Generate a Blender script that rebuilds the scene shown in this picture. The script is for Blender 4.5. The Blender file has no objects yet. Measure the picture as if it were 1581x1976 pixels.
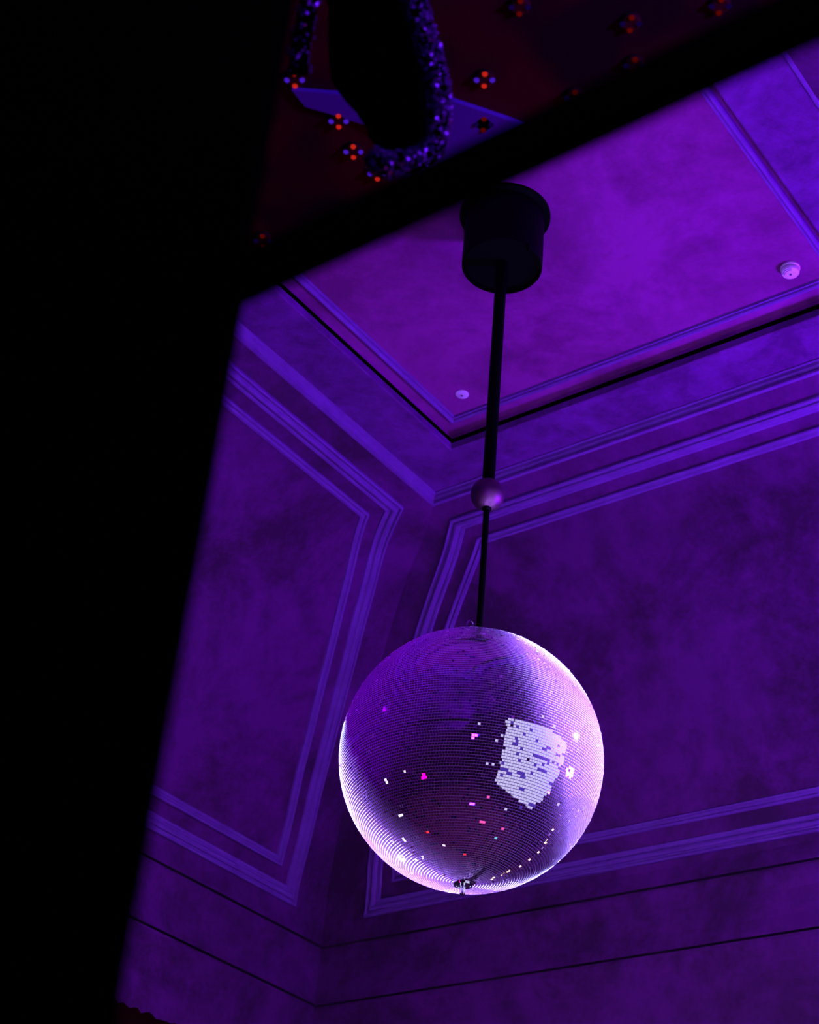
import bpy, bmesh, math, random
import numpy as np
from mathutils import Vector, Matrix, Quaternion
from mathutils.geometry import tessellate_polygon

# ------------------------------------------------------------------ camera, world, exposure
scene = bpy.context.scene
COL = scene.collection
EYE = 1.6                                   # height of the lens above the floor; room heights below are measured from the lens
CAM = Vector((6.5237, -7.579, EYE))
right = Vector((0.8064, 0.5862, 0.0780)); fwd = Vector((-0.5218, 0.6433, 0.5603))
fwd.normalize(); right = (right - fwd * right.dot(fwd)).normalized(); up = right.cross(fwd)
cd = bpy.data.cameras.new('camera'); camera = bpy.data.objects.new('camera', cd); COL.objects.link(camera)
camera.matrix_world = Matrix(((right.x, up.x, -fwd.x, CAM.x), (right.y, up.y, -fwd.y, CAM.y), (right.z, up.z, -fwd.z, CAM.z), (0, 0, 0, 1)))
cd.sensor_fit = 'VERTICAL'; cd.sensor_height = 36; cd.sensor_width = 28.8
cd.lens = 3193.86 / 1976 * 36
cd.clip_start = 0.05; cd.clip_end = 60
cd.dof.use_dof = True; cd.dof.focus_distance = 6.3; cd.dof.aperture_fstop = 4.6
scene.camera = camera
scene.view_settings.view_transform = 'Standard'; scene.view_settings.look = 'None'
scene.view_settings.exposure = 0; scene.view_settings.gamma = 1; scene.view_settings.use_curve_mapping = False

w = bpy.data.worlds.new('world'); scene.world = w; w.use_nodes = True
w.node_tree.nodes['Background'].inputs[0].default_value = (0.01, 0.0, 0.02, 1)
w.node_tree.nodes['Background'].inputs[1].default_value = 0.05

def L(x, y, z): return Vector((x, y, z + EYE))
def aim(o, target): o.rotation_euler = (Vector(target) - o.location).to_track_quat('-Z', 'Y').to_euler()
def area(name, loc, target, size, color, power, size_y=None, spread=180):
    d = bpy.data.lights.new(name, 'AREA'); d.color = color; d.energy = power; d.size = size
    if size_y: d.shape = 'RECTANGLE'; d.size_y = size_y
    d.spread = math.radians(spread)
    o = bpy.data.objects.new(name, d); COL.objects.link(o); o.location = loc; aim(o, target); return o
def spot(name, loc, target, angle, color, power, radius=0.05, blend=0.3):
    d = bpy.data.lights.new(name, 'SPOT'); d.color = color; d.energy = power; d.spot_size = math.radians(angle)
    d.spot_blend = blend; d.shadow_soft_size = radius
    o = bpy.data.objects.new(name, d); COL.objects.link(o); o.location = loc; aim(o, target); return o

BALL = L(3.183, -2.953, 2.757); BR = 0.5
# violet wash from the far right corner of the room, low wash from the middle, dim crimson fill from the doorway side
area('violet_wash_or_added_light', L(6.0, -0.9, 2.5), L(2.6, -3.2, 7.4), 0.5, (0.24, 0.008, 1.0), 168, spread=130)
area('violet_wash_or_added_light', L(5.7, -6.2, 2.2), L(2.6, -5.4, 7.4), 0.4, (0.24, 0.008, 1.0), 60, spread=130)  # added wash, brightens the front of the room reflected in the ball
area('blue_floor_wash_light', L(4.6, -4.6, -1.2), L(1.6, -1.6, 4.6), 0.25, (0.14, 0.010, 1.0), 7)
area('crimson_fill_light', L(2.6, -6.2, 0.5), L(2.4, -1.5, 5.0), 0.2, (1.0, 0.0, 0.12), 3)
# pin spots trained on the mirror ball, the third one added
spot('pin_or_added_spot_light', BALL + Vector((0.75, 0.55, 0.30)).normalized() * 3.3, BALL, 17, (0.42, 0.52, 1.0), 25000, 0.02, 0.1)
spot('pin_or_added_spot_light', BALL + Vector((-0.803, 0.316, -0.486)).normalized() * 2.8, BALL, 20, (0.46, 0.50, 1.0), 28000, 0.05, 0.1)
spot('pin_or_added_spot_light', L(0.9, -5.6, 4.2), BALL, 14.5, (0.36, 0.0, 1.0), 1000, 0.03, 0.05)  # added violet spot, lifts the ball's dim upper left
# hall behind the camera
area('hall_violet_light', L(7.6, -8.2, 1.9), L(5.0, -8.2, 2.6), 0.3, (0.26, 0.03, 1.0), 60)
area('hall_crimson_light', L(6.0, -10.2, 0.2), L(4.9, -8.6, 2.9), 0.8, (1.0, 0.0, 0.12), 9)

# ------------------------------------------------------------------ materials
def mat(name): 
    m = bpy.data.materials.new(name); m.use_nodes = True; return m, m.node_tree.nodes, m.node_tree.links, m.node_tree.nodes['Principled BSDF']
def plain(name, col, rough=0.6, metal=0.0, spec=0.5, noise=0.0, scale=20):
    m, n, l, b = mat(name)
    b.inputs['Roughness'].default_value = rough; b.inputs['Metallic'].default_value = metal
    b.inputs['Specular IOR Level'].default_value = spec
    tc = n.new('ShaderNodeTexCoord'); nz = n.new('ShaderNodeTexNoise'); nz.inputs['Scale'].default_value = scale
    nz.inputs['Detail'].default_value = 4
    l.new(tc.outputs['Object'], nz.inputs['Vector'])
    mx = n.new('ShaderNodeMix'); mx.data_type = 'RGBA'
    mx.inputs['A'].default_value = (*[c * (1 - noise) for c in col], 1); mx.inputs['B'].default_value = (*[min(1, c * (1 + noise)) for c in col], 1)
    l.new(nz.outputs['Fac'], mx.inputs['Factor']); l.new(mx.outputs['Result'], b.inputs['Base Color'])
    return m
def plaster(name, light, dark, scale=1.6, bump=0.15):
    """limewashed plaster: broad soft clouds, finer mottling and small dark flecks"""
    m, n, l, b = mat(name)
    b.inputs['Roughness'].default_value = 0.85; b.inputs['Specular IOR Level'].default_value = 0.15
    tc = n.new('ShaderNodeTexCoord')
    def noise(s, d, r=0.6, dist=0.0):
        z = n.new('ShaderNodeTexNoise'); z.inputs['Scale'].default_value = s; z.inputs['Detail'].default_value = d
        z.inputs['Roughness'].default_value = r; z.inputs['Distortion'].default_value = dist
        l.new(tc.outputs['Object'], z.inputs['Vector']); return z.outputs['Fac']
    a = noise(scale, 6, 0.62, 0.6); c = noise(scale * 5, 8, 0.7, 0.3); f = noise(scale * 30, 4, 0.6)
    def math_(op, x, y):
        k = n.new('ShaderNodeMath'); k.operation = op
        for i, v in enumerate((x, y)):
            if isinstance(v, (int, float)): k.inputs[i].default_value = v
            else: l.new(v, k.inputs[i])
        return k.outputs[0]
    s = math_('ADD', math_('MULTIPLY', a, 0.62), math_('ADD', math_('MULTIPLY', c, 0.28), math_('MULTIPLY', f, 0.10)))
    r = n.new('ShaderNodeValToRGB'); r.color_ramp.elements[0].position = 0.41; r.color_ramp.elements[1].position = 0.58
    r.color_ramp.elements[0].color = (*dark, 1); r.color_ramp.elements[1].color = (*light, 1)
    l.new(s, r.inputs['Fac']); l.new(r.outputs['Color'], b.inputs['Base Color'])
    bp = n.new('ShaderNodeBump'); bp.inputs['Strength'].default_value = bump; bp.inputs['Distance'].default_value = 0.01
    l.new(s, bp.inputs['Height']); l.new(bp.outputs['Normal'], b.inputs['Normal'])
    return m
def glow(name, col, strength):
    m, n, l, b = mat(name); n.remove(b); e = n.new('ShaderNodeEmission')
    e.inputs[0].default_value = (*col, 1); e.inputs[1].default_value = strength
    l.new(e.outputs[0], n['Material Output'].inputs['Surface']); return m

M = {}
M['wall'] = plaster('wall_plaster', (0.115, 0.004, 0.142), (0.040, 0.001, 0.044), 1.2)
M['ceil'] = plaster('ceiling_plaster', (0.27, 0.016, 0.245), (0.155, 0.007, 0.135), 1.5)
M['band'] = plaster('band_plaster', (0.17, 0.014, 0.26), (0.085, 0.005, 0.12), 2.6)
M['mould'] = plaster('moulding_paint', (0.20, 0.040, 0.34), (0.16, 0.028, 0.27), 6, 0.05)
M['groove_shade'] = plaster('groove_shade_paint', (0.020, 0.001, 0.024), (0.010, 0.0005, 0.010), 4)  # near-black plaster, paints the shade inside the course grooves
M['black'] = plain('black_steel', (0.0008, 0.0008, 0.001), 0.6, spec=0.0)
M['blackmetal'] = plain('black_powder_coat', (0.0010, 0.0010, 0.0014), 0.5, spec=0.05, noise=0.2)
M['bead'] = plain('satin_anodised_metal', (0.20, 0.06, 0.17), 0.5, metal=1.0)
M['chrome'] = plain('chrome', (0.9, 0.9, 0.95), 0.08, metal=1.0)
M['white'] = plain('white_plastic', (0.85, 0.75, 0.85), 0.35, noise=0.02)
M['slot'] = plain('dark_slot_plastic', (0.10, 0.05, 0.12), 0.6)
M['floor'] = plain('wine_carpet', (0.26, 0.012, 0.15), 0.9, noise=0.9, scale=4)
M['hallwall'] = plain('hall_wall_paint', (0.02, 0.01, 0.015), 0.7, noise=0.4, scale=2)
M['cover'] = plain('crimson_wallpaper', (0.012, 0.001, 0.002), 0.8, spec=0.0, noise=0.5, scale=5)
M['glue'] = plain('pale_tile_adhesive', (0.48, 0.13, 0.66), 0.7)

# ------------------------------------------------------------------ object helpers
def tag(o, label=None, cat=None, group=None, kind=None):
    if label: o['label'] = label
    if cat: o['category'] = cat
    if group: o['group'] = group
    if kind: o['kind'] = kind
    return o
def mesh(name, verts, faces, material, parent=None, smooth=False, loc=None):
    me = bpy.data.meshes.new(name); me.from_pydata([tuple(v) for v in verts], [], faces); me.update()
    bm = bmesh.new(); bm.from_mesh(me); bmesh.ops.recalc_face_normals(bm, faces=bm.faces); bm.to_mesh(me); bm.free()
    if smooth is True:
        for p in me.polygons: p.use_smooth = True
    elif smooth:
        for p in me.polygons: p.use_smooth = True
        me.set_sharp_from_angle(angle=math.radians(smooth))
    for mm in (material if isinstance(material, (list, tuple)) else [material]): me.materials.append(mm)
    o = bpy.data.objects.new(name, me); COL.objects.link(o)
    if parent: o.parent = parent
    if loc is not None: o.location = loc
    return o
def empty(name, loc, label=None, cat=None, group=None, kind=None):
    o = bpy.data.objects.new(name, None); COL.objects.link(o); o.location = loc; o.empty_display_size = 0.1
    return tag(o, label, cat, group, kind)
def box(x0, x1, y0, y1, z0, z1, vs=None, fs=None):
    vs = [] if vs is None else vs; fs = [] if fs is None else fs; b = len(vs)
    vs += [(x, y, z) for x in (x0, x1) for y in (y0, y1) for z in (z0, z1)]
    fs += [tuple(b + i for i in f) for f in ((0, 1, 3, 2), (4, 6, 7, 5), (0, 4, 5, 1), (2, 3, 7, 6), (0, 2, 6, 4), (1, 5, 7, 3))]
    return vs, fs
def lathe(prof, n=48, vs=None, fs=None, c=(0, 0, 0)):
    """prof: (radius, z) pairs; closed at both ends when the radius is 0"""
    vs = [] if vs is None else vs; fs = [] if fs is None else fs; rings = []
    for r, z in prof:
        if r < 1e-6: rings.append([len(vs)]); vs.append((c[0], c[1], c[2] + z))
        else:
            rings.append(list(range(len(vs), len(vs) + n)))
            vs += [(c[0] + r * math.cos(2 * math.pi * i / n), c[1] + r * math.sin(2 * math.pi * i / n), c[2] + z) for i in range(n)]
    for a, b in zip(rings, rings[1:]):
        for i in range(n):
            j = (i + 1) % n
            if len(a) == 1 and len(b) == 1: continue
            if len(a) == 1: fs.append((a[0], b[i], b[j]))
            elif len(b) == 1: fs.append((a[i], a[j], b[0]))
            else: fs.append((a[i], a[j], b[j], b[i]))
    return vs, fs
def tube(path, rad, n=12, closed=False, vs=None, fs=None):
    vs = [] if vs is None else vs; fs = [] if fs is None else fs
    P = [Vector(p) for p in path]; m = len(P); rings = []; prev = None
    for i, p in enumerate(P):
        t = (P[(i + 1) % m] - P[i - 1]) if closed else (P[min(i + 1, m - 1)] - P[max(i - 1, 0)])
        t.normalize()
        if prev is None: prev = t.orthogonal().normalized()
        a = (prev - t * prev.dot(t)).normalized(); b = t.cross(a); prev = a
        r = rad[i] if isinstance(rad, (list, tuple)) else rad
        rings.append([len(vs) + k for k in range(n)])
        vs += [tuple(p + (a * math.cos(2 * math.pi * k / n) + b * math.sin(2 * math.pi * k / n)) * r) for k in range(n)]
    for i in range(m if closed else m - 1):
        A, B = rings[i], rings[(i + 1) % m]
        fs += [(A[k], A[(k + 1) % n], B[(k + 1) % n], B[k]) for k in range(n)]
    if not closed: fs += [tuple(rings[0][::-1]), tuple(rings[-1])]
    return vs, fs
def smooth_path(pts, k=6):
    P = [Vector(p) for p in pts]; P = [P[0] * 2 - P[1]] + P + [P[-1] * 2 - P[-2]]; out = []
    for i in range(1, len(P) - 2):
        for j in range(k):
            t = j / k; a, b, c, d = P[i - 1:i + 3]
            out.append(0.5 * ((2 * b) + (c - a) * t + (2 * a - 5 * b + 4 * c - d) * t * t + (3 * b - a - 3 * c + d) * t ** 3))
    out.append(P[-2]); return out

# ------------------------------------------------------------------ the room: vertical walls that curve into a cove, then a soffit band
W, D = 6.4, 6.97                            # room width (x) and depth (y, towards -y)
KEY = np.array([(0, 0, 3.0), (0, 0, 3.3), (0, 0, 3.55), (.03, .03, 3.7), (.127, .134, 3.88), (.314, .296, 4.24), (.60, .51, 4.63), (.906, .761, 5.0),
                (1.221, .992, 5.30), (1.40, 1.12, 5.36), (1.532, 1.232, 5.385), (1.647, 1.354, 5.43)])
t = np.r_[0, np.cumsum(np.sqrt((np.diff(KEY, axis=0) ** 2).sum(1)))]
tt = np.linspace(0, t[-1], 241); PR = np.stack([np.interp(tt, t, KEY[:, i]) for i in range(3)], 1)
for _ in range(70): PR[1:-1] = (PR[:-2] + PR[2:] + 2 * PR[1:-1]) / 4
PR = np.vstack([[(0, 0, -1.6)], PR[::3]])
sL = np.r_[0, np.cumsum(np.hypot(np.diff(PR[:, 0]), np.diff(PR[:, 2])))] - 2.6   # arc length up the left wall
sR = np.r_[0, np.cumsum(np.hypot(np.diff(PR[:, 1]), np.diff(PR[:, 2])))] - 2.6        # s = 0 where z = 1.0 above the lens

def wall_surface(name, side):
    v = []; n = len(PR)
    for dl, dr, z in PR:
        a = {'left': ((dl, -dr), (dl, -D + dr)), 'right': ((W - dl, -dr), (W - dl, -D + dr)),
             'back': ((dl, -dr), (W - dl, -dr))}[side]
        v += [L(*a[0], z), L(*a[1], z)]
    f = [(2 * i, 2 * i + 1, 2 * i + 3, 2 * i + 2) for i in range(n - 1)]
    return tag(mesh(name, v, f, M['wall'], smooth=True), kind='structure')
wall_surface('wall_left', 'left'); wall_surface('wall_back', 'back'); wall_surface('wall_right', 'right')

def ring(name, rects, material, smooth=False):
    """rects: list of (inset_x, inset_y, z) swept round the room as a closed mitred frame"""
    v = []; f = []
    for ix, iy, z in rects: v += [L(ix, -iy, z), L(W - ix, -iy, z), L(W - ix, -D + iy, z), L(ix, -D + iy, z)]
    for i in range(len(rects) - 1):
        for k in range(4): f.append((4 * i + k, 4 * i + (k + 1) % 4, 4 * i + 4 + (k + 1) % 4, 4 * i + 4 + k))
    return tag(mesh(name, v, f, material, smooth=smooth), kind='structure')
# cornice moulding where the cove meets the soffit band
ring('trim_1', [(1.61, 1.315, 5.426), (1.634, 1.340, 5.420), (1.645, 1.351, 5.424), (1.647, 1.353, 5.436), (1.642, 1.348, 5.441), (1.644, 1.350, 5.448), (1.656, 1.362, 5.456), (1.660, 1.366, 5.474), (1.668, 1.374, 5.480), (1.668, 1.374, 5.492)], M['mould'], 30)
# flat soffit band, its riser and the dark slot above the riser
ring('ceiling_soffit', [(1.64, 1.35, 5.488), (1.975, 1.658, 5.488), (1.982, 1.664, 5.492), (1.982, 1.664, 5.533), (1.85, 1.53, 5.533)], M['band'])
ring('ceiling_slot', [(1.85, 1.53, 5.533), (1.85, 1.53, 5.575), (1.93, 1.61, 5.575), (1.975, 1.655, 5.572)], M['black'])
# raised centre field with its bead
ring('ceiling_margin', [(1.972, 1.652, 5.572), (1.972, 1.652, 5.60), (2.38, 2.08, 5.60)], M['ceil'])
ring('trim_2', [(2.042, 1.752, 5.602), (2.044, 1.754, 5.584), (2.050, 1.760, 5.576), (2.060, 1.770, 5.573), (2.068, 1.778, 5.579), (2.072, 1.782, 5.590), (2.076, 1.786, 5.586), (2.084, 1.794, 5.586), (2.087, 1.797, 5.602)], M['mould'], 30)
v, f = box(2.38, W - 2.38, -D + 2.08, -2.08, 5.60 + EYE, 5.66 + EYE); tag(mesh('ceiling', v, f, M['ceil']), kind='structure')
v, f = box(-0.1, 12, -12, 0.1, -0.1, 0.0); tag(mesh('floor', v, f, M['floor']), kind='structure')

# ------------------------------------------------------------------ panel mouldings swept over the curved walls
def on_wall(side, u, s, h):
    """u metres along the wall, s metres up its curve, h metres proud of it"""
    S = sL if side == 'left' else sR; c = 0 if side == 'left' else 1
    d = np.interp(s, S, PR[:, c]); z = np.interp(s, S, PR[:, 2])
    d2 = np.interp(s + .03, S, PR[:, c]) - np.interp(s - .03, S, PR[:, c]); z2 = np.interp(s + .03, S, PR[:, 2]) - np.interp(s - .03, S, PR[:, 2])
    q = math.hypot(d2, z2); nd, nz = z2 / q, -d2 / q
    d += nd * h; z += nz * h
    return L(d, -u, z) if side == 'left' else L(u, -d, z)
def panel_loop(edge, span, s0, s1, wd):
    """panel outline shrunk by wd: the near edge leans with the groin, the far edge is its mirror image"""
    e = np.array(edge); S = np.linspace(s0, s1, 200); U = np.interp(S, e[:, 1], e[:, 0])
    for _ in range(900): U[1:-1] = (U[:-2] + U[2:] + 2 * U[1:-1]) / 4
    g = np.gradient(U, S); U = U + wd * np.sqrt(1 + g * g)
    s = np.linspace(s0 + wd, s1 - wd, 34); u = np.interp(s, S, U)
    return np.vstack([np.stack([span - u, s], 1), np.stack([u, s], 1)[::-1]])
def sweep(name, side, edge, span, s0, s1, inset, prof):
    v = []; f = []; n = 68
    for wd, h in prof:
        for p in panel_loop(edge, span, s0, s1, inset + wd): v.append(on_wall(side, p[0], p[1], h))
    for i in range(len(prof) - 1):
        for k in range(n): f.append((i * n + k, i * n + (k + 1) % n, (i + 1) * n + (k + 1) % n, (i + 1) * n + k))
    return tag(mesh(name, v, f, M['mould'], smooth=28), kind='structure')
OUT = [(0, -.004), (0, .020), (.006, .026), (.014, .024), (.018, .014), (.024, .011), (.030, .013), (.034, .024), (.046, .029), (.058, .024), (.066, .012), (.074, .009), (.080, .012), (.094, .010), (.100, -.004)]
INN = [(0, -.004), (0, .016), (.006, .021), (.016, .019), (.022, .010), (.030, .012), (.036, .017), (.044, .013), (.050, .012), (.055, -.004)]
EL = [(.311, 2.610), (.416, 3.017), (.586, 3.459), (.685, 3.658), (.905, 4.115), (1.077, 4.443), (1.198, 4.643), (1.342, 4.831), (1.463, 5.007)]
ER = [(.341, 2.600), (.374, 2.815), (.436, 2.982), (1.077, 4.164), (1.308, 4.414), (1.480, 4.586), (1.677, 4.815)]
for i, (side, edge, span, s0, s1) in enumerate((('left', EL, D, 2.613, 5.007), ('back', ER, W, 2.598, 4.815))):
    sweep('trim_%d' % (3 + 2 * i), side, edge, span, s0, s1, 0.0, OUT)
    sweep('trim_%d' % (4 + 2 * i), side, edge, span, s0, s1, .178, INN)
# grooves low on the plaster: shadow lines between courses, their shade painted into thin dark inset strips with a rounded lip
def course(name, side, s, dark=True):
    n = D if side == 'left' else W; v = []; f = []
    pr = [(-.12, -.002), (-.020, .028), (-.013, .026), (-.010, -.001), (.010, -.001), (.013, .026), (.020, .028), (.12, -.002)]
    for ds, h in pr: v += [on_wall(side, 0.0 + max(h, 0), s + ds, h), on_wall(side, n, s + ds, h)]
    f = [(2 * i, 2 * i + 1, 2 * i + 3, 2 * i + 2) for i in range(len(pr) - 1)]
    o = mesh(name, v, f, [M['wall'], M['groove_shade']], smooth=20); tag(o, kind='structure')
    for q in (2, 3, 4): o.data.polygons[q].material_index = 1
course('trim_7', 'left', 2.452); course('trim_8', 'left', 2.088); course('trim_9', 'back', 2.444); course('trim_10', 'back', 2.080)

# ragged edged crimson covering low on the left wall
random.seed(4)
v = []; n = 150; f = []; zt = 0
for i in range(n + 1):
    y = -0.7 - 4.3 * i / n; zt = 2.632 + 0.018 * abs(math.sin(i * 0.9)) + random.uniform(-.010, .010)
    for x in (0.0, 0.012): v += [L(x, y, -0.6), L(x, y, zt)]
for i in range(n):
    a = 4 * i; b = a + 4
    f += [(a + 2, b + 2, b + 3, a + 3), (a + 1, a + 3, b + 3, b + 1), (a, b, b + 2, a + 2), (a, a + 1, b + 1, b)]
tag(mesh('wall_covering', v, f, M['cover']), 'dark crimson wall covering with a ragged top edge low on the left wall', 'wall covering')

# ------------------------------------------------------------------ tall window in the right-hand wall (its daylight shows in the ball)
wy0, wy1, wz0, wz1 = -4.72, -1.42, -0.35 + EYE, 3.42 + EYE
win = empty('window_1', (W - .03, (wy0 + wy1) / 2, wz0), kind='structure')
def child_box(name, b, material, parent):
    v, f = b; o = mesh(name, [Vector(p) - parent.location for p in v], f, material, parent); return o
gv = glow('daylit_frosted_glass', (0.62, 0.62, 0.93), 1.0)
child_box('pane', box(W - .035, W - .028, wy0, wy1, wz0, wz1), gv, win)
v, f = [], []
for a in (wy0, wy1 - .0): box(W - .06, W - .01, a - .03, a + .03, wz0 - .03, wz1 + .03, v, f)
for a in (wz0, wz1): box(W - .06, W - .01, wy0, wy1, a - .03, a + .03, v, f)
child_box('window_frame', (v, f), M['hallwall'], win)

# ------------------------------------------------------------------ black steel partition the camera looks through, mirrored transom glass
PY = -6.98; JX = 5.868
v, f = box(-0.1, JX, PY - .006, PY + .006, 0, 7.3)
box(JX, 7.4, PY - .004, PY + .004, 1.35 + EYE, 7.3, v, f)
tag(mesh('wall_front', v, f, M['black']), kind='structure')
v, f = box(0, 5.80, PY + .006, PY + .012, 0, 3.56 + EYE)
v += [L(dl, PY + .012 + dr, z) for dl, dr, z in PR[1:]] + [L(W - dl, PY + .012 + dr, z) for dl, dr, z in PR[1:]]
n = len(PR) - 1; f += [(8 + i, 9 + i, 9 + n + i, 8 + n + i) for i in range(n - 1)]
tag(mesh('wall_front_plaster', v, f, M['wall']), kind='structure')
v, f = box(JX - .02, 7.4, PY - .006, PY + .006, .757 + EYE, .800 + EYE)
tag(mesh('trim_11', v, f, M['black']), kind='structure')
v, f = box(7.4, 10.4, PY - .006, PY + .006, 0, 7.3)
tag(mesh('wall_front_side', v, f, M['black']), kind='structure')
m, n_, l_, b = mat('dark_mirror_glass'); b.inputs['Base Color'].default_value = (0.55, 0.5, 0.6, 1); b.inputs['Metallic'].default_value = 1.0; b.inputs['Roughness'].default_value = 0.0
v, f = box(JX, 7.4, PY - .002, PY + .002, .795 + EYE, 1.36 + EYE)
tag(mesh('window_2', v, f, m), kind='structure')

# ------------------------------------------------------------------ hall behind the camera, seen in the transom glass
HC = 2.9 + EYE
m, n_, l_, b = mat('hall_ceiling_paint'); tc = n_.new('ShaderNodeTexCoord'); nz = n_.new('ShaderNodeTexNoise'); nz.inputs['Scale'].default_value = 3.2; nz.inputs['Detail'].default_value = 2
rp = n_.new('ShaderNodeValToRGB'); rp.color_ramp.elements[0].position = .42; rp.color_ramp.elements[1].position = .58
rp.color_ramp.elements[0].color = (.018, .004, .006, 1); rp.color_ramp.elements[1].color = (.12, .004, .008, 1)
l_.new(tc.outputs['Object'], nz.inputs['Vector']); l_.new(nz.outputs['Fac'], rp.inputs['Fac']); l_.new(rp.outputs['Color'], b.inputs['Base Color']); b.inputs['Roughness'].default_value = .8
hallm = m; v, f = box(3.0, 10.4, -11.5, PY - .01, HC, HC + .1); tag(mesh('ceiling_hall', v, f, m), kind='structure')
v, f = box(3.0, 10.4, -11.6, -11.5, 0, HC); tag(mesh('wall_hall_back', v, f, M['hallwall']), kind='structure')
v, f = box(2.9, 3.0, -11.5, PY - .01, 0, HC); tag(mesh('wall_hall_left', v, f, M['hallwall']), kind='structure')
v, f = box(10.4, 10.5, -11.5, PY - .01, 0, HC); tag(mesh('wall_hall_right', v, f, M['hallwall']), kind='structure')

def extrude_poly(name, pts, z0, z1, material, **k):
    n = len(pts); tri = tessellate_polygon([[Vector((*p, 0)) for p in pts]])
    v = [(*p, z0) for p in pts] + [(*p, z1) for p in pts]
    f = [tuple(t) for t in tri] + [tuple(i + n for i in t) for t in tri] + [(i, (i + 1) % n, (i + 1) % n + n, i + n) for i in range(n)]
    return mesh(name, v, f, material, **k)
vio = plain('violet_light_paint', (0.24, 0.16, 0.90), 0.9, noise=0.15, scale=6)
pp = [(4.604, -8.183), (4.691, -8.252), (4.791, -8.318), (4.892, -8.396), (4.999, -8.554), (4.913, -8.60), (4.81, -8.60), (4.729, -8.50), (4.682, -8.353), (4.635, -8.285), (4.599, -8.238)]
tag(extrude_poly('violet_light_patch', pp, HC - .012, HC, vio), 'angular patch of violet light, made as a thin panel, on the dark ceiling behind the sequin garland, seen in the transom glass', 'light patch')  # spilled violet light, put in as a coloured solid patch

red_e = glow('red_diode', (1.0, 0.03, 0.015), 0.9); blu_e = glow('blue_diode', (0.12, 0.02, 1.0), 0.8)
red_d = glow('dim_red_diode', (1.0, 0.02, 0.01), 0.16); blu_d = glow('dim_blue_diode', (0.12, 0.01, 1.0), 0.07)
def dome(r): return lathe([(r, 0), (r * .92, -r * .4), (r * .7, -r * .7), (r * .4, -r * .9), (0, -r)], 14)
def led(bright):
    o = empty('led_lamp', (0, 0, 0))
    v, f = lathe([(0, 0), (.022, 0), (.022, -.008), (.018, -.012), (0, -.012)], 24); mesh('housing', v, f, hallm, o, 30)
    u = Vector((.0148, -.0093, 0)); w_ = Vector((.010, .0135, 0))
    for p, mt, nm in ((w_, 0, 'red_diode'), (-w_, 0, 'red_diode'), (u, 1, 'blue_diode'), (-u, 1, 'blue_diode')):
        v, f = dome(.0065); d = mesh(nm, v, f, ((red_d, blu_d), (red_e, blu_e))[bright][mt], o, True, loc=p + Vector((0, 0, -.011)))
    return o
clus = [((4.638, -8.314), 1, 'led puck with brightest red diodes, overlapping the violet light patch left of the garland'),
        ((4.609, -8.408), 1, 'led puck with a clear red and blue cross left of the black pouch'),
        ((4.615, -8.495), 1, 'led puck low beside the bottom curve of the sequin garland'),
        ((4.994, -8.392), 1, 'led puck with red and violet diodes right of the garland, above the violet light patch'),
        ((5.169, -8.267), 0, 'dim led puck at the very top edge right of centre'),
        ((5.346, -8.431), 0, 'faint led puck right of centre, upper of two near the middle of the red ceiling'),
        ((5.296, -8.533), 0, 'faint led puck right of centre just above the black transom bar'),
        ((5.137, -8.542), 0, 'faint orange red led puck touching the transom bar, second from the violet light patch'),
        ((5.527, -8.491), 0, 'dim led puck at the top right where the transom bar leaves the picture'),
        ((4.226, -8.527), 0, 'single dim red led puck in the lower left corner of the transom glass'),
        ((4.919, -8.500), 0, 'faint led puck on the right part of the violet light patch'),
        ((4.629, -8.163), 1, 'bright blue led puck at the lower end of the left garland strand')]
for (x, y), br, lb in clus:
    o = led(br); o.location = (x, y, HC); tag(o, lb, 'led lamp', 'led pucks on the dark hall ceiling')

# sequin garland looping round a black pouch, both hung from the hall ceiling
sqm, n_, l_, b = mat('violet_sequins'); b.inputs['Base Color'].default_value = (0.30, 0.18, 0.6, 1); b.inputs['Metallic'].default_value = .7; b.inputs['Roughness'].default_value = .35
def garland(pts, r, count, label):
    path = [L(*p) for p in smooth_path(pts, 8)]; org = path[0].copy(); path = [p - org for p in path]
    gar = empty('sequin_garland', org, label, 'garland')
    v, f = tube(path, r, 10); mesh('cord', v, f, M['black'], gar, True)
    v = []; f = []
    for _ in range(count):
        i = random.randrange(len(path) - 1); p = path[i].lerp(path[i + 1], random.random()); tg = (path[i + 1] - path[i]).normalized()
        a = tg.orthogonal().normalized(); a.rotate(Quaternion(tg, random.uniform(0, 6.28)))
        nrm = (a + Vector([random.uniform(-.6, .6) for _ in range(3)])).normalized(); c = p + a * (r + random.uniform(.001, .006))
        e1 = nrm.orthogonal().normalized(); e2 = nrm.cross(e1); b0 = len(v); q = random.uniform(.0022, .0036)
        for dz in (0, .0006):
            for k in range(5): v.append(tuple(c - nrm * dz + (e1 * math.cos(k * 1.2566) + e2 * math.sin(k * 1.2566)) * q))
        f += [tuple(range(b0, b0 + 5)), tuple(range(b0 + 9, b0 + 4, -1))] + [(b0 + k, b0 + (k + 1) % 5, b0 + 5 + (k + 1) % 5, b0 + 5 + k) for k in range(5)]
    sq = mesh('sequins', v, f, sqm, gar); sq['kind'] = 'stuff'
random.seed(11)
garland([(5.30, -7.66, 2.9), (5.27, -7.72, 2.5), (5.26, -7.767, 2.408), (5.267, -7.81, 2.365), (5.265, -7.846, 2.322), (5.263, -7.882, 2.278), (5.257, -7.916, 2.234), (5.246, -7.939, 2.197), (5.227, -7.957, 2.159), (5.201, -7.955, 2.137), (5.169, -7.939, 2.125), (5.146, -7.924, 2.12), (5.125, -7.915, 2.14)], .019, 2600,
        'thick violet sequin garland curling up under the black pouch, right of it')
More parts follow.
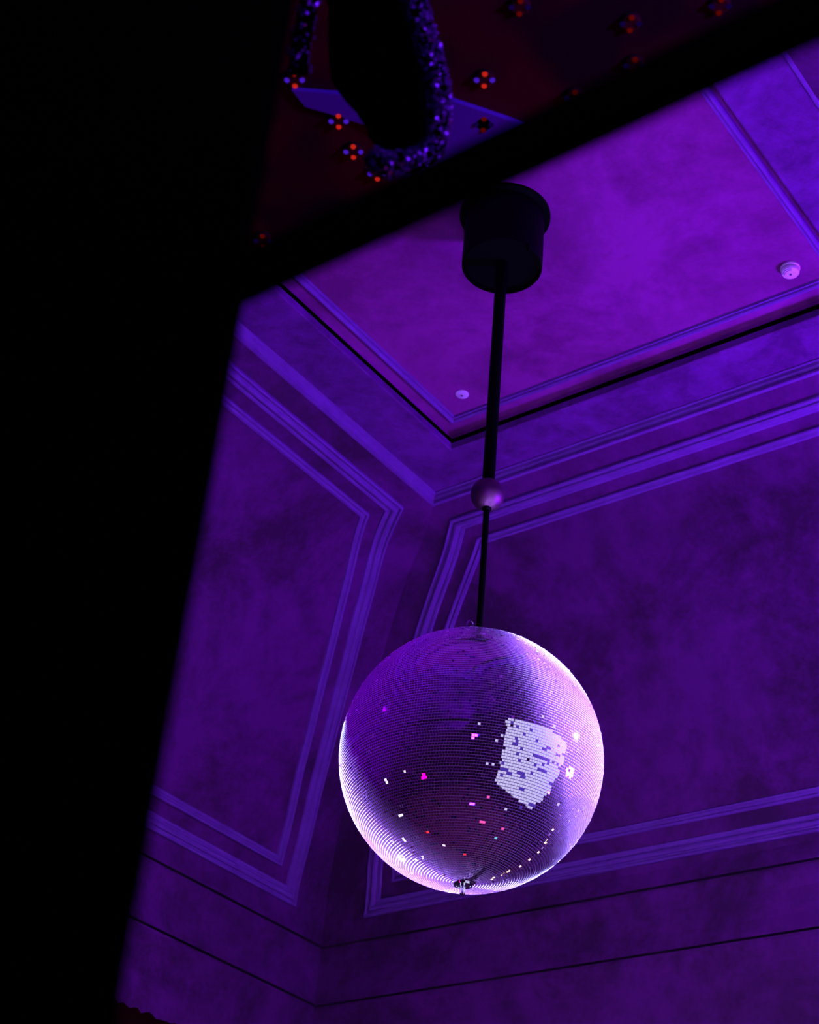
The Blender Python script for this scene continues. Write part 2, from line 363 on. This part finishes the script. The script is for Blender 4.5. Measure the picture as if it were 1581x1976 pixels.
garland([(5.15, -7.60, 2.9), (5.138, -7.678, 2.396), (5.121, -7.703, 2.351), (5.097, -7.724, 2.305), (5.078, -7.742, 2.267), (5.070, -7.757, 2.24)], .017, 260,
        'dim sequin garland strand hanging left of the black pouch')
px = 3.0 / 3194
ctr = [(5.20, -7.66, 2.86), (5.16, -7.773, 2.486), (5.156, -7.809, 2.44), (5.149, -7.844, 2.395), (5.141, -7.883, 2.341), (5.144, -7.925, 2.297), (5.145, -7.952, 2.267), (5.138, -7.969, 2.24), (5.132, -7.98, 2.222), (5.130, -7.984, 2.216)]
rad = [10 * px, 70 * px, 76 * px, 88 * px, 97 * px, 76 * px, 70 * px, 64 * px, 48 * px, 12 * px]
pp_ = smooth_path([L(*c) for c in ctr], 4); rr = list(np.interp(np.linspace(0, 9, len(pp_)), range(10), rad))
o5 = L(5.15, -7.85, 2.86)
pouch = empty('hanging_pouch', o5, 'matt black tapered hanging pouch inside the loop of the sequin garland', 'pouch')
v, f = tube([p - o5 for p in pp_], rr, 28); mesh('bag', v, f, M['black'], pouch, True)
v, f = tube([L(5.20, -7.66, 2.84) - o5, L(5.20, -7.66, 2.9) - o5], .004, 8); mesh('hanging_cord', v, f, M['black'], pouch, True)

# ------------------------------------------------------------------ ceiling fittings
det = empty('smoke_detector', L(4.163, -1.938, 5.60), 'round white smoke detector on the ceiling beside the right-hand corner bead', 'smoke detector')
v, f = lathe([(0, 0), (.046, 0), (.048, -.004), (.048, -.012), (.044, -.015), (0, -.015)], 40); mesh('base', v, f, M['white'], det, 30)
v, f = lathe([(.041, -.014), (.044, -.020), (.044, -.032), (.040, -.040), (.030, -.045), (.012, -.047), (0, -.047)], 40); mesh('cover', v, f, M['white'], det, 35)
for rr_, a0, a1 in ((.035, 3.5, 5.3), (.028, 3.5, 5.3)):
    pth = [(rr_ * math.cos(a), rr_ * math.sin(a), -.0432 if rr_ > .03 else -.0455) for a in np.linspace(a0, a1, 16)]
    v, f = tube(pth, .0013, 6); mesh('vent_slot', v, f, M['slot'], det, True)
v, f = lathe([(0, -.046), (.006, -.046), (.006, -.0495), (0, -.050)], 16); mesh('test_button', v, f, M['slot'], det, 30)
sp = empty('ceiling_sensor', L(2.231, -1.930, 5.60), 'flat white round ceiling sensor near the corner of the ceiling bead', 'sensor')
v, f = lathe([(0, 0), (.037, 0), (.037, -.003), (.033, -.006), (.014, -.007), (0, -.007)], 40); mesh('rosette', v, f, M['white'], sp, 35)
v, f = lathe([(0, -.006), (.008, -.006), (.007, -.012), (0, -.014)], 20); mesh('lens', v, f, M['chrome'], sp, True)

# ------------------------------------------------------------------ black motor housing, rods and collar ball
pend = empty('pendant_mount', L(3.183, -2.953, 5.60), 'black cylindrical motor housing with a long two-stage rod hanging from the ceiling', 'ceiling mount')
v, f = lathe([(0, 0), (.215, 0), (.215, -.018), (.19, -.022), (0, -.022)], 64); mesh('canopy_plate', v, f, M['blackmetal'], pend, 30)
v, f = lathe([(0, -.022), (.187, -.022), (.187, -.33), (.183, -.336), (.178, -.336), (.178, -.31), (0, -.31)], 64); mesh('motor_housing', v, f, M['blackmetal'], pend, 30)
v, f = lathe([(0, -.325), (.010, -.325), (.009, -.350), (.004, -.368), (0, -.372)], 16, c=(.178, -.052, 0)); mesh('cable_nub', v, f, M['blackmetal'], pend, True)
v, f = lathe([(0, -.30), (.0268, -.30), (.0268, -1.56), (0, -1.56)], 32); mesh('upper_rod', v, f, M['blackmetal'], pend, 30)
v, f = [], []
prof = [(.072 * math.sin(a), .072 * math.cos(a)) for a in np.linspace(0, math.pi, 33)]; prof = [(max(r, 0) if 0 < i < 32 else 0, z) for i, (r, z) in enumerate(prof)]
v, f = lathe(prof, 48, c=(0, 0, -1.622)); o = mesh('collar_ball', v, f, M['bead'], pend, True); o['label'] = 'satin pinkish metal ball'
v, f = lathe([(0, -1.66), (.020, -1.66), (.020, -1.697), (.0133, -1.705), (.0133, -2.338), (0, -2.338)], 24); mesh('lower_rod', v, f, M['blackmetal'], pend, 30)

# ------------------------------------------------------------------ the mirror ball
ball = empty('mirror_ball', BALL, 'large round mirror ball of small square tiles hanging from the black rod', 'mirror ball')
prof = [((BR - .0015) * math.sin(a), (BR - .0015) * math.cos(a)) for a in np.linspace(0, math.pi, 97)]; prof[0] = (0, prof[0][1]); prof[-1] = (0, prof[-1][1])
v, f = lathe(prof, 160); mesh('core', v, f, M['glue'], ball, True)
mt, n_, l_, b = mat('mirror_tile'); b.inputs['Base Color'].default_value = (0.97, 0.90, 1.0, 1); b.inputs['Metallic'].default_value = 1; b.inputs['Roughness'].default_value = 0.015
df = n_.new('ShaderNodeBsdfDiffuse'); df.inputs[0].default_value = (.80, .30, .95, 1)
mx = n_.new('ShaderNodeMixShader'); mx.inputs[0].default_value = .035
l_.new(b.outputs[0], mx.inputs[1]); l_.new(df.outputs[0], mx.inputs[2]); l_.new(mx.outputs[0], n_['Material Output'].inputs['Surface'])
mworn = mt.copy(); mworn.name = 'tarnished_tile'; mworn.node_tree.nodes['Principled BSDF'].inputs['Base Color'].default_value = (.10, .06, .45, 1)
mside = plain('tile_edge_glass', (0.75, 0.6, 0.85), 0.4)
rng = np.random.default_rng(5); PITCH = .0105; TILE = .0092; TH = .0030
rows = int(round(math.pi * BR / PITCH)); V = []; F = []; MI = []; worn = False
for i in range(2, rows - 2):
    th = math.pi * (i + .5) / rows; k = max(6, int(round(2 * math.pi * BR * math.sin(th) / PITCH))); ph0 = rng.uniform(0, 6.28)
    wd = 2 * math.pi * BR * math.sin(th) / k * .92 / 2; ht = .0083 / 2
    for j in range(k):
        ph = ph0 + 2 * math.pi * j / k
        nn = np.array([math.sin(th) * math.cos(ph), math.sin(th) * math.sin(ph), math.cos(th)])
        e1 = np.array([-math.sin(ph), math.cos(ph), 0]); e2 = np.cross(nn, e1)
        loose = rng.random() < .055; sd = .14 if loose else .0035; cl = .0016 if loose else .0004
        t1, t2 = rng.normal(0, sd, 2); c = nn * BR
        b0 = len(V)
        for (sx, sy) in ((-1, -1), (1, -1), (1, 1), (-1, 1)):
            p = c + e1 * sx * wd + e2 * sy * ht
            V.append(p + nn * np.clip(t1 * sx * wd + t2 * sy * ht, -cl, cl)); 
        for (sx, sy) in ((-1, -1), (1, -1), (1, 1), (-1, 1)): V.append(c + e1 * sx * wd + e2 * sy * ht - nn * (TH + .003))
        worn = rng.random() < (.35 if worn else .055); F.append((b0, b0 + 1, b0 + 2, b0 + 3)); MI.append(2 if worn else 0)
        for q in range(4): F.append((b0 + q, b0 + 4 + q, b0 + 4 + (q + 1) % 4, b0 + (q + 1) % 4)); MI.append(1)
me = bpy.data.meshes.new('mirror_tiles'); me.from_pydata([tuple(p) for p in V], [], F); me.materials.append(mt); me.materials.append(mside); me.materials.append(mworn)
me.polygons.foreach_set('material_index', MI); me.update()
o = bpy.data.objects.new('mirror_tiles', me); COL.objects.link(o); o.parent = ball
# bottom pin and plate, top cap and safety eye
v, f = lathe([(0, -.498), (.034, -.498), (.036, -.501), (.034, -.505), (.028, -.505), (.027, -.502), (0, -.502)], 40); mesh('bottom_ring', v, f, M['chrome'], ball, 30)
v, f = lathe([(.0, -.50), (.010, -.50), (.010, -.535), (.008, -.538), (0, -.538)], 20); mesh('bottom_pin', v, f, M['chrome'], ball, 30)
v, f = lathe([(0, .512), (.03, .512), (.04, .506), (.042, .496), (0, .496)], 32); mesh('top_cap', v, f, M['chrome'], ball, 30)
ec = Vector((-.03, -.018, .565)); rv = Vector((.25, .97, 0)).normalized()
pth = [ec + (rv * math.cos(a) * .020 + Vector((0, 0, 1)) * math.sin(a) * .040) for a in np.linspace(0, 2 * math.pi, 33)[:-1]]
v, f = tube(pth, .0042, 8, closed=True); o = mesh('safety_eye', v, f, M['chrome'], ball, True); o['label'] = 'small chrome ring'
v, f = lathe([(0, .495), (.006, .495), (.006, .53), (0, .53)], 12, c=(ec.x, ec.y, 0)); mesh('eye_bolt', v, f, M['chrome'], ball, 30)

# ------------------------------------------------------------------ globe lamps low in the room whose glints show in the tiles
cols = {'warm': ((1, .78, .45), 2.2), 'white': ((.95, .93, 1), 2.4), 'pink': ((1, .08, .35), 1.6), 'cyan': ((.25, .75, .9), 1.0), 'red': ((1, .03, .03), 1.5), 'violet': ((.3, .1, 1), .8)}
gm = {k: glow(k + '_lamp_glass', *c) for k, c in cols.items()}
def globe(loc, r, colr, label, group, down):
    o = empty('globe_lamp', loc, label, 'lamp', group)
    pr_ = [(r * math.sin(a), r * math.cos(a)) for a in np.linspace(0, math.pi, 17)]; pr_[0] = (0, r); pr_[-1] = (0, -r)
    v, f = lathe(pr_, 24); mesh('globe', v, f, gm[colr], o, True)
    if down:
        v, f = lathe([(0, -r * .9), (r * .4, -r * .9), (r * .4, -r * 1.3), (.012, -r * 1.35), (.012, -(loc[2]) + .02), (.12, -(loc[2]) + .015), (.12, -loc[2]), (0, -loc[2])], 24); mesh('stand', v, f, M['blackmetal'], o, 30)
    else:
        v, f = box(-r * .3, r * .3, -loc[1] * 0, -loc[1], -r * .3, r * .3); mesh('bracket', v, f, M['blackmetal'], o)
    return o
ray = [((3.217, -3.388, 2.513), (-.442, -.793, -.419), 3.6, 'white', .09), ((3.427, -3.335, 2.546), (.443, -.798, -.408), 4.0, 'white', .04),
       ((3.129, -3.377, 2.498), (-.734, -.575, -.362), 3.3, 'white', .08), ((3.287, -3.329, 2.444), (-.17, -.656, -.735), 3.6, 'warm', .09),
       ((3.146, -3.296, 2.395), (-.678, -.297, -.672), 3.5, 'white', .12), ((3.106, -3.222, 2.343), (-.761, .051, -.647), 3.3, 'white', .10),
       ((3.127, -3.144, 2.298), (-.689, .303, -.658), 3.4, 'white', .11), ((3.41, -3.173, 2.369), (.269, -.025, -.963), 3.2, 'pink', .09),
       ((3.448, -3.105, 2.361), (.351, .256, -.901), 3.1, 'pink', .06), ((3.454, -3.219, 2.431), (.505, -.265, -.821), 3.2, 'pink', .08),
       ((3.409, -3.094, 2.334), (.184, .315, -.931), 2.9, 'cyan', .07), ((3.293, -3.107, 2.294), (-.231, .316, -.92), 3.2, 'red', .07),
       ((3.4, -3.3, 2.47), (.317, -.632, -.707), 3.3, 'warm', .05), ((3.2, -3.2, 2.33), (-.45, -.15, -.88), 3.2, 'red', .12)]
nm = {'white': 'white', 'warm': 'warm yellow', 'pink': 'pink', 'cyan': 'pale cyan', 'red': 'red'}
where = ['nearest the doorway partition on the left', 'nearest the doorway partition on the right', 'between the left wall and the doorway', 'in front of the doorway', 'largest white one by the left wall',
         'beside the middle of the left wall', 'in the corner of left and back wall', 'almost under the mirror ball', 'smallest pink one on the window side', 'pink one nearest the window', 'under the ball towards the back wall',
         'red one towards the back wall', 'smallest warm one before the doorway', 'large red one left of the ball']
for (p, d, t_, c, r), wh in zip(ray, where):
    q = Vector(p) + Vector(d) * t_
    globe(L(*q), r, c, nm[c] + ' globe lamp on a slim black stand, ' + wh, 'globe lamps on stands', True)

# warm festoon bulbs low on the back wall
fe = empty('festoon_light', L(3.9, -.03, .75), 'string of small warm bulbs looping along the back wall below the panel', 'festoon light')
cord = smooth_path([(1.9, -.03, .62), (2.5, -.03, .50), (2.9, -.03, .58), (3.5, -.03, .78), (4.1, -.03, .95), (4.8, -.03, .98), (5.4, -.03, 1.25)], 10)
org = Vector((3.9, -.03, .75))
v, f = tube([Vector(p) - org for p in cord], .004, 6); mesh('cord', v, f, M['blackmetal'], fe, True)
random.seed(2)
for p in cord[2::3]:
    q = Vector(p) - org + Vector((random.uniform(-.05, .05), -.03, -.05 + random.uniform(-.06, .06))); pr_ = [(0, .05), (.02, .045), (.038, .012), (.04, -.01), (.028, -.035), (0, -.045)]
    v, f = lathe(pr_, 14); mesh('bulb', v, f, gm['warm'], fe, True, loc=q)
